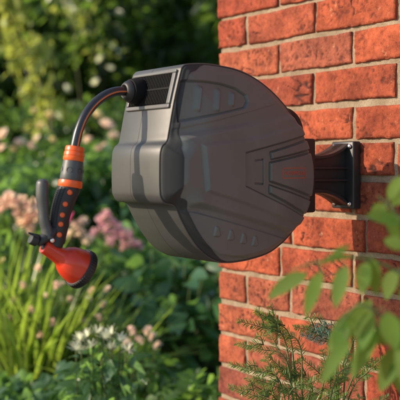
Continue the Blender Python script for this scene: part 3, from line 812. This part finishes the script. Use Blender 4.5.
# golden sapling: slender, arching
g = thing('golden_sapling', at(46, 165, 7.0)*1.0 - Vector((0, 0, at(46,165,7.0).z)), 'slender sapling with yellow green leaves catching the sun on the left', 'tree')
gl = Vector(g.location)
stemp = smooth_path([Vector((0,0,0)), Vector((.05,0,.9)), at(50,118,7)-gl, at(43,95,7)-gl, at(34,62,7)-gl, at(22,40,7)-gl, at(12,12,7)-gl, at(4,-12,7)-gl], 6)
mb = MB(); mb.tube(stemp, np.linspace(.022, .005, len(stemp)), 8); mb.build('trunk', M['twig'], g, origin=(0,0,0))
cs = [stemp[i] + RS.normal(size=3)*.07 for i in range(14, len(stemp)) for _ in range(1)]
cs = np.array(cs); k_ = RS.randint(0, len(cs), 420); pp = cs[k_] + RS.normal(size=(420,3))*np.array([.042,.07,.045])
L = RS.uniform(.055, .095, 420); V, F = leaves(pp, RS.normal(size=(420,3))+np.array([0,0,-.6]), L, L*.7)
mesh_obj('crown', V, F, M['gold'], g, smooth=True, origin=(0,0,0))
# second small golden shrub near the top middle
g2 = thing('golden_shrub', Vector((at(82,0,8.6).x, 8.6, 0)), 'thin yellow green shrub glowing behind the hose arc near the top', 'shrub')
stemp = smooth_path([Vector((0,0,0)), Vector((.04,0,1)), Vector((-.05,0,1.9)), Vector((-.12,0,2.6))], 6)
mb = MB(); mb.tube(stemp, np.linspace(.009, .003, len(stemp)), 8); mb.build('trunk', M['twig'], g2, origin=(0,0,0))
pp = np.array([at(px, py, 8.6) for px, py in ((78,18),(70,8),(84,26),(90,8),(95,55),(112,42),(60,2))]) - np.array(g2.location)
k_ = RS.randint(0, len(pp), 90); pp = pp[k_] + RS.normal(size=(90,3))*.075; L = RS.uniform(.05,.08,90)
V, F = leaves(pp, RS.normal(size=(90,3))+np.array([0,0,-.5]), L, L*.6); mesh_obj('crown', V, F, M['gold'], g2, smooth=True, origin=(0,0,0))

# clipped hedge half way back
def hedge(name, label, x0, x1, y, d, h, n, mat):
    o = thing(name, ((x0+x1)/2, y, 0), label, 'hedge')
    q = RS.uniform(-1, 1, (n, 3)); ax = RS.randint(0, 3, n); sg = np.where(RS.rand(n) < .5, -1, 1)
    q[np.arange(n), ax] = sg*RS.uniform(.75, 1.02, n); q[:,2] = np.where(ax == 2, np.abs(q[:,2]), q[:,2])
    p = q*np.array([(x1-x0)/2, d/2, h/2]) + np.array([0, 0, h/2]); p += RS.normal(size=(n,3))*.05
    dirs = q*np.eye(3)[ax].dot(np.ones((3,3)))*0 + np.eye(3)[ax]*sg[:,None] + RS.normal(size=(n,3))*.6
    L = RS.uniform(.05, .10, n); V, F = leaves(p, dirs, L, L*.55); V[:,2] = np.maximum(V[:,2], .02)
    mesh_obj('foliage', V, F, M[mat], o, smooth=True, origin=(0,0,0))
    for i in range(9):
        mb = MB(); x = -(x1-x0)/2 + (i+.5)*(x1-x0)/9; pp = smooth_path([(x,0,0),(x+.05,0,h*.4),(x-.04,0,h*.8)], 4); mb.tube(pp, np.linspace(.03,.01,len(pp)), 6); mb.build('stem', M['bark'], o, origin=(0,0,0))
    return o
hedge('clipped_hedge', 'dark green clipped hedge running across behind the rose bushes', -8.5, 2.6, 8.9, .8, 1.55, 10400, 'midleaf')

# rose bushes
roses = [(-1.62, 6.3, 'rose bush with pale pink roses at the left edge', [(5,136,'rose',9),(20,145,'rose',8),(3,150,'rose',7),(30,148,'rose',7),(12,152,'cream',6),(38,140,'rose',6),(-12,140,'rose',8)]),
         (-1.08, 6.5, 'rose bush with cream and peach roses under the golden sapling', [(49,118,'cream',8),(52,142,'cream',6),(41,127,'cream',6),(34,112,'cream',5)]),
         (-.62, 6.1, 'rose bush with large blush roses beside the reel front', [(106,128,'rose',11),(96,117,'cream',8),(114,138,'rose',8),(88,142,'rose',7),(80,135,'cream',6),(98,150,'rose',6),(104,147,'rose',5)]),
         ]
for x, y, lb, bl in roses:
    o = shrub('rose_bush', lb, 'rose bush', (x, y, 0), .42, .38, .2, 1.17, 1500, .062, .04, 'midleaf', 22, .17, 'rose bushes', 'stem', .015)
    for px, py, key, s in bl: blossom(o, at(px, py, y-.62), s*.78*y/880, key)
# low green shrubs in the middle distance
lowp = [(15,5.2,.98,'low cool green shrub behind the peach flowers','blueleaf'), (62,5.4,1.0,'low mid green shrub behind the spray gun lever','midleaf'), (108,5.3,1.02,'low cool green shrub left of the reel front','blueleaf'),
        (150,5.6,.97,'low green shrub hidden behind the reel','midleaf'), (200,5.7,1.05,'dark low shrub behind the wall corner','laurel'), (245,5.8,1.0,'low shrub behind the brick wall','laurel')]
for px, y, h, lb, mt in lowp:
    shrub('garden_shrub', lb, 'shrub', (at(px,165,y).x, y, 0), .36, .32, .08, h, 1700, .075, .045, mt, 26, .16, 'low shrubs in the middle of the bed', 'stem', .014)

for x, y, lb in ((-3.9,5.6,'low mid green shrub well beyond the left edge, nearest the camera'), (-4.7,6.9,'low mid green shrub well beyond the left edge, in the middle of its row'), (-3.6,7.6,'low mid green shrub in front of the left end of the hedge')):
    shrub('garden_shrub', lb, 'shrub', (x, y, 0), .5, .42, .08, .95, 1900, .075, .045, 'midleaf', 26, .2, 'low shrubs in the middle of the bed', 'stem', .014)
# peach, mauve and magenta flowers
o = shrub('peach_flower', 'leafy plant with clustered peach flowers at the left edge', 'flower', (at(12,165,3.7).x, 3.7, 0), .20, .18, .15, .74, 620, .07, .03, 'midleaf', 16, .09, None, 'stem', .008)
pk = [at(*q, 3.6) for q in ((2,203),(14,209),(9,199),(30,212),(24,219),(38,217),(33,206),(21,203),(27,226),(-6,210))]
for p in pk: blossom(o, p, .037, 'peach', R(55))
flower_stems(o, pk)
o = shrub('mauve_flower', 'plant with many small mauve pink flowers below the hose', 'flower', (at(108,165,4.3).x, 4.3, 0), .22, .2, .12, .62, 900, .06, .028, 'midleaf', 18, .1, None, 'stem', .008)
pk = [at(*q, 4.15) for q in ((99,221),(106,215),(111,223),(104,230),(118,228),(113,234),(120,236),(127,233),(131,242),(138,246),(96,233),(124,246),(109,242))]
for p in pk: blossom(o, p, .030, 'mauve', R(55))
flower_stems(o, pk, .003)
o = shrub('pink_flower', 'plant with pale pink flowers and one magenta head behind the spray gun', 'flower', (at(78,165,4.0).x, 4.0, 0), .16, .15, .12, .6, 520, .06, .028, 'midleaf', 14, .09, None, 'stem', .008)
pk = [at(*q, 3.85) for q in ((74,226),(80,233),(70,236),(84,222),(88,240))]
for p in pk: blossom(o, p, .027, 'palepink', R(55))
pm = at(71,217,3.85); blossom(o, pm, .026, 'magenta', R(60), 'bright magenta flower head')
flower_stems(o, pk + [pm], .003)

# strap-leaved clumps
def strap_clump(px, y, n, h0, h1, wid, lb, spread=.5, mat='strap', fl=()):
    o = thing('strap_leaf_plant', (at(px,165,y).x, y, 0), lb, 'plant', 'strap leaved clumps')
    V = []; F = []
    for i in range(n):
        a = random.uniform(0, 6.28); hh = random.uniform(h0, h1); lean = random.uniform(.08, spread)*hh; b0 = Vector((random.uniform(-.07,.07), random.uniform(-.07,.07), 0))
        dv = Vector((math.cos(a), math.sin(a), 0)); s = Vector((-math.sin(a), math.cos(a), 0)); w = wid*random.uniform(.6, 1.1); k = 9; o_ = len(V)
        arch = random.uniform(0, 1)**2
        for j in range(k+1):
            t = j/k; c = b0 + dv*lean*(t**1.7)*(1+arch) + Z3*hh*(t - arch*.45*t**3); ww = w*min(1, 3*(1-t)+.05)*(.6+.4*min(1, t*3))
            V += [tuple(c - s*ww), tuple(c + dv*ww*-.5), tuple(c + s*ww)]
            if j: q = o_+3*(j-1); F += [(q, q+1, q+4, q+3), (q+1, q+2, q+5, q+4)]
    mesh_obj('foliage', V, F, M[mat], o, smooth=True, origin=(0,0,0))
    pts = [at(*q, y-.1) for q in fl]
    for p in pts: blossom(o, p, .015, random.choice(('peach','cream','rose','peach')), R(50))
    if pts: flower_stems(o, pts, .0025)
    return o
strap_clump(6, 3.3, 120, .45, .74, .011, 'tall bright green strap leaved clump at the left edge', .5, fl=((14,300),(3,262),(22,285),(8,318),(20,330),(2,290)))
strap_clump(36, 3.15, 120, .40, .66, .011, 'bright strap leaved clump below the red spray head', .55, fl=((45,297),(38,268),(30,310),(52,322),(40,335),(55,285)))
strap_clump(68, 3.3, 110, .34, .56, .010, 'yellow green strap leaved clump with small peach flowers', .6, fl=((88,300),(62,285),(78,312),(70,300),(64,325),(84,322),(75,283)))
strap_clump(100, 3.2, 90, .30, .50, .010, 'shorter arching strap leaved clump left of the broad leaved plant', .8, fl=((98,318),(92,291),(104,305),(108,290)))

# broad-leaved dark plants
def broad(px, y, h, lb, n=170, rr=.24):
    o = thing('broad_leaf_plant', (at(px,165,y).x, y, 0), lb, 'plant', 'broad leaved plants beside the wall')
    a = RS.uniform(0, 6.28, n); rad = rr*np.sqrt(RS.uniform(0, 1, n)); z = h*RS.uniform(.25, 1, n)*(1-.4*(rad/rr)**2)
    p = np.stack([rad*np.cos(a), rad*np.sin(a), z], -1); d = np.stack([np.cos(a), np.sin(a), RS.uniform(-.2, .5, n)], -1) + .35*RS.normal(size=(n,3))
    L = RS.uniform(.09, .15, n); V, F = leaves(p, d, L, L*.5, .2, .35, True); mesh_obj('foliage', V, F, M['broad'], o, smooth=True, origin=(0,0,0))
    mb = MB()
    for i in range(0, n, 3):
        q = smooth_path([(p[i,0]*.25, p[i,1]*.25, 0), (p[i,0]*.5, p[i,1]*.5, z[i]*.6), tuple(p[i])], 4); mb.tube(q, .003, 5)
    mb.build('stem', M['stem'], o, origin=(0,0,0)); return o
broad(150, 3.9, .62, 'broad leaved dark green plant under the reel, nearest the mauve flowers')
broad(183, 3.7, .60, 'broad leaved dark green plant under the reel in the middle of its row')
broad(214, 3.9, .66, 'broad leaved dark green plant at the foot of the wall corner')
broad(132, 4.4, .66, 'broad leaved plant behind the mauve flowers')
broad(168, 4.6, .74, 'broad leaved plant in the back row under the reel')
broad(203, 4.7, .78, 'tall broad leaved plant in the back row beside the wall corner')

# white spidery flowers and pale pink ones low in front
o = shrub('white_flower', 'low plant with spidery white flowers at the front of the bed', 'flower', (at(102,165,2.35).x, 2.35, 0), .12, .09, .08, .46, 520, .05, .02, 'blueleaf', 14, .07, None, 'stem', .006)
pk = [at(*q, 2.28) for q in ((80,340),(88,336),(97,333),(104,338),(112,334),(120,341),(92,347),(110,349),(76,350),(128,350))]
for p in pk: blossom(o, p, .026, 'white', R(20))
flower_stems(o, pk, .0022)
o = shrub('blush_flower', 'small plant with round blush pink flowers right of the white ones', 'flower', (at(142,165,3.0).x, 3.0, 0), .13, .11, .06, .32, 420, .05, .024, 'midleaf', 12, .07, None, 'stem', .006)
pk = [at(*q, 2.93) for q in ((131,331),(148,331),(153,337),(139,341),(158,346),(127,343))]
for p in pk: blossom(o, p, .018, 'palepink', R(50))
flower_stems(o, pk, .0022)
# front-of-bed low plants
for px, y, lb in ((20,2.9,'low leafy plant in the bottom left corner'), (60,2.75,'low leafy plant in front of the strap leaves'), (165,2.8,'low leafy plant right of the blush flowers'), (195,2.7,'low leafy plant by the wall corner'), (-20,2.8,'low leafy plant outside the bottom left corner'), (225,2.75,'low leafy plant behind the wall corner')):
    shrub('edging_plant', lb, 'plant', (at(px,165,y).x, y, 0), .16, .13, .03, .27, 460, .055, .032, 'midleaf' if px % 2 else 'blueleaf', 14, .07, 'low plants edging the bed', 'stem', .005)
# ground cover between them
n = 9000; p = np.stack([RS.uniform(-3.2, 1.3, n), RS.uniform(2.2, 8.5, n), RS.uniform(.02, .13, n)], -1)
keep = ((p[:,0]-PX0)*NX + (p[:,1]-PY0)*NY > .06) | ((p[:,0]-PX0)*TX + (p[:,1]-PY0)*TY < -.06); p = p[keep]; n = len(p)
L = RS.uniform(.03, .07, n); V, F = leaves(p, RS.normal(size=(n,3))+np.array([0,0,.5]), L, L*.55)
V[:,2] = np.maximum(V[:,2], .03)
tagit(mesh_obj('ground_cover', V, F, M['midleaf'], smooth=True), 'low creeping leaves covering the flower bed soil', 'ground cover', None, 'stuff')

# ------------------------------------------------------------ conifer sprigs in front of the wall
def needles_on(path, ln, n, rs=RS, flat=True):
    idx = np.linspace(.08, .999, n); P_ = []; D_ = []; k = len(path)
    for t in idx:
        f = t*(k-1); i = min(int(f), k-2); p = path[i]*(1-(f-i)) + path[i+1]*(f-i); tg = path[i+1]-path[i]; tg /= np.linalg.norm(tg)
        s = np.cross(tg, np.array([.25, -.85, .45])); s /= np.linalg.norm(s)
        for sg in (-1, 1):
            P_.append(p); D_.append(s*sg + tg*.75 + rs.normal(size=3)*.12)
    P_ = np.array(P_); D_ = np.array(D_); L = ln*rs.uniform(.8, 1.15, len(P_))*np.repeat(np.interp(idx, [0,.7,1], [1,.9,.45]), 2)
    return leaves(P_, D_, L, .0018, .1, .02, False, rs)
def sprigs(name, label, cat, base, tips, mat, ln=.015, group=None):
    o = thing(name, base, label, cat, group); bl = np.array(base); VV = []; FF = []; off = 0; mb = MB()
    for tip, root, side in tips:
        tip = np.array(tip)-bl; root = np.array(root)-bl; mid = (tip+root)/2 + np.array([0, 0, .004])
        main = smooth_path([np.array([root[0]*.55, root[1]*.5, root[2]-.12]), root, mid, tip], 10)
        mb.tube(main, np.linspace(.0017, .0006, len(main)), 6)
        br_ = [main[5:]]
        tw = main[-1]-root; Lm = np.linalg.norm(tw); tw /= Lm
        s = np.cross(tw, np.array([.25, -.85, .45])); s /= np.linalg.norm(s)
        for j in range(side):
            t = .15 + .6*j/max(1, side); p = root + (tip-root)*t + np.array([0,0,.014])
            for sg in (-1, 1):
                if random.random() < .12: continue
                e = p + (s*sg*.8 + tw)*Lm*.34*(1-t*.75)*random.uniform(.7, 1.1); br_.append(smooth_path([p, (p+e)/2 + np.array([0,0,.006]), e], 6)); mb.tube(br_[-1], np.linspace(.0014, .0006, len(br_[-1])), 5)
        for b_ in br_:
            Lb = np.sum(np.linalg.norm(np.diff(b_, axis=0), axis=1)); V, F = needles_on(b_, ln, max(8, int(Lb/.0030)))
            VV.append(V); FF += [tuple(i+off for i in f) for f in F]; off += len(V)
    mesh_obj('needles', np.concatenate(VV), FF, M[mat], o, smooth=False, origin=(0,0,0))
    mb.build('stem', M['stem'], o, origin=(0,0,0)); return o
ys = 1.62
tips = [((255,311,ys), (290,337,ys+.03), 2), ((238,321,ys-.02), (284,338,ys), 2), ((294,327,ys+.04), (330,339,ys+.06), 2), ((262,325,ys), (300,346,ys), 1), ((236,343,ys), (286,360,ys), 2), ((230,364,ys), (280,382,ys), 2),
        ((372,314,ys-.02), (352,345,ys), 1), ((386,324,ys-.06), (364,352,ys-.03), 1), ((322,350,ys), (330,388,ys), 1), ((252,378,ys-.02), (300,400,ys), 2), ((352,360,ys-.03), (335,396,ys), 1), ((384,358,ys-.05), (352,390,ys-.02), 2), ((228,386,ys), (275,408,ys), 2)]
for _ in range(13):
    px = random.uniform(236, 395); py = random.uniform(356, 408); yy = ys + random.uniform(-.03, .05) - max(0, px-300)*.0010
    sg = -1 if px < 312 else 1
    tips.append(((px, py, yy), (px - sg*random.uniform(26, 46), py + random.uniform(16, 36), yy+.01), 1))
sprigs('yew_shrub', 'small conifer with feathery green needle sprays against the wall base', 'shrub', (at(305,165,ys).x, ys, 0), [(at(*a), at(*b_), k) for a, b_, k in tips], 'yew')
tips = [((316,330,1.66), (345,346,1.67), 4), ((350,326,1.62), (338,348,1.66), 4), ((300,334,1.66), (334,350,1.67), 3)]
sprigs('blue_conifer', 'pale blue grey conifer sprigs beside the green needle sprays', 'shrub', (at(340,165,1.66).x, 1.66, 0), [(at(*a), at(*b_), k) for a, b_, k in tips], 'bluespruce', .012)

# ------------------------------------------------------------ out of focus leafy branch, right foreground
yb = .97
fb = thing('leafy_branch_plant', (at(455,165,yb).x, yb, 0), 'blurred leafy branch with oval green leaflets in the right foreground', 'plant')
fl0 = np.array(fb.location)
def bp(px, py, y=yb): return np.array(at(px, py, y)) - fl0
twigs = [smooth_path([np.array([0,0,0]), bp(450,380), bp(425,300), bp(398,272), bp(360,258), bp(318,262), bp(292,270)], 8),
         smooth_path([bp(450,380), bp(415,345), bp(385,318), bp(358,306), bp(334,332)], 8),
         smooth_path([bp(425,300), bp(415,250), bp(402,222), bp(388,205), bp(378,196)], 8)]
PET = []
mb = MB()
for t_ in twigs: mb.tube(t_, np.linspace(.0030, .0010, len(t_)), 7)
lv = [(308,274,268,299,15),(322,272,306,316,15),(347,266,335,308,16),(367,262,362,295,17),(372,258,377,296,14),(396,270,386,300,16),(352,256,318,264,6),(330,258,350,246,6),
      (372,300,340,345,17),(388,312,396,350,22),(372,312,360,352,20),(400,318,378,345,18),(356,310,328,352,15),(345,318,338,360,16),(402,224,366,215,13),(392,206,408,186,14),(386,205,372,218,13),(398,240,388,212,12),(405,248,384,240,12),(388,200,404,176,12),
      (378,330,352,378,18),(402,346,380,392,20),(410,330,402,384,20),(350,340,322,384,15),(395,360,410,400,20),(430,300,408,330,18),(420,280,400,300,16)]
for x0, y0, x1, y1, w in lv:                       # every leaflet a part of its own
    yy = yb + random.uniform(-.05, .05)
    a = np.array(at(x0, y0, yy)) - fl0; b_ = np.array(at(x1, y1, yy + random.uniform(-.015, .015))) - fl0; L = np.linalg.norm(b_-a)
    V, F = leaves(a[None], (b_-a)[None] + np.array([[0, 0, .12*L]]), L, w*1.12*yy/880, .22, .12, True, np.random.RandomState(int(x0*3+y0)))
    # face the blade roughly to the camera
    d = (b_-a)/L; s = np.cross(d, np.array([random.uniform(-1.1,-.3), -1, random.uniform(0,.6)])); s /= np.linalg.norm(s); nn = np.cross(s, d)
    T = [0, .1, .25, .45, .65, .85, .95, 1.0]; WW = [.04, .26, .44, .5, .45, .28, .12, .02]; V = []; F = []; w_ = w*1.15*yy/880
    for j, (t_, ww) in enumerate(zip(T, WW)):
        c = a + d*L*t_ + np.array([0, 0, 1])*L*.10*math.sin(math.pi*t_)*.6
        V += [c - s*w_*ww + nn*w_*ww*.25, c, c + s*w_*ww + nn*w_*ww*.25]
        if j: q = 3*(j-1); F += [(q, q+1, q+4, q+3), (q+1, q+2, q+5, q+4)]
    allp = np.concatenate(twigs); cpt = allp[np.argmin(np.linalg.norm(allp - a, axis=1))]
    if np.linalg.norm(cpt-a) > .001: mb.tube(smooth_path([cpt, (cpt+a)/2 + np.array([0,0,.004]), a + d*L*.03], 5), .0008, 6)
    mesh_obj('leaflet', V, F, M['near'], fb, smooth=True, origin=(0,0,0))
mb.build('stem', M['stem'], fb, origin=(0,0,0))
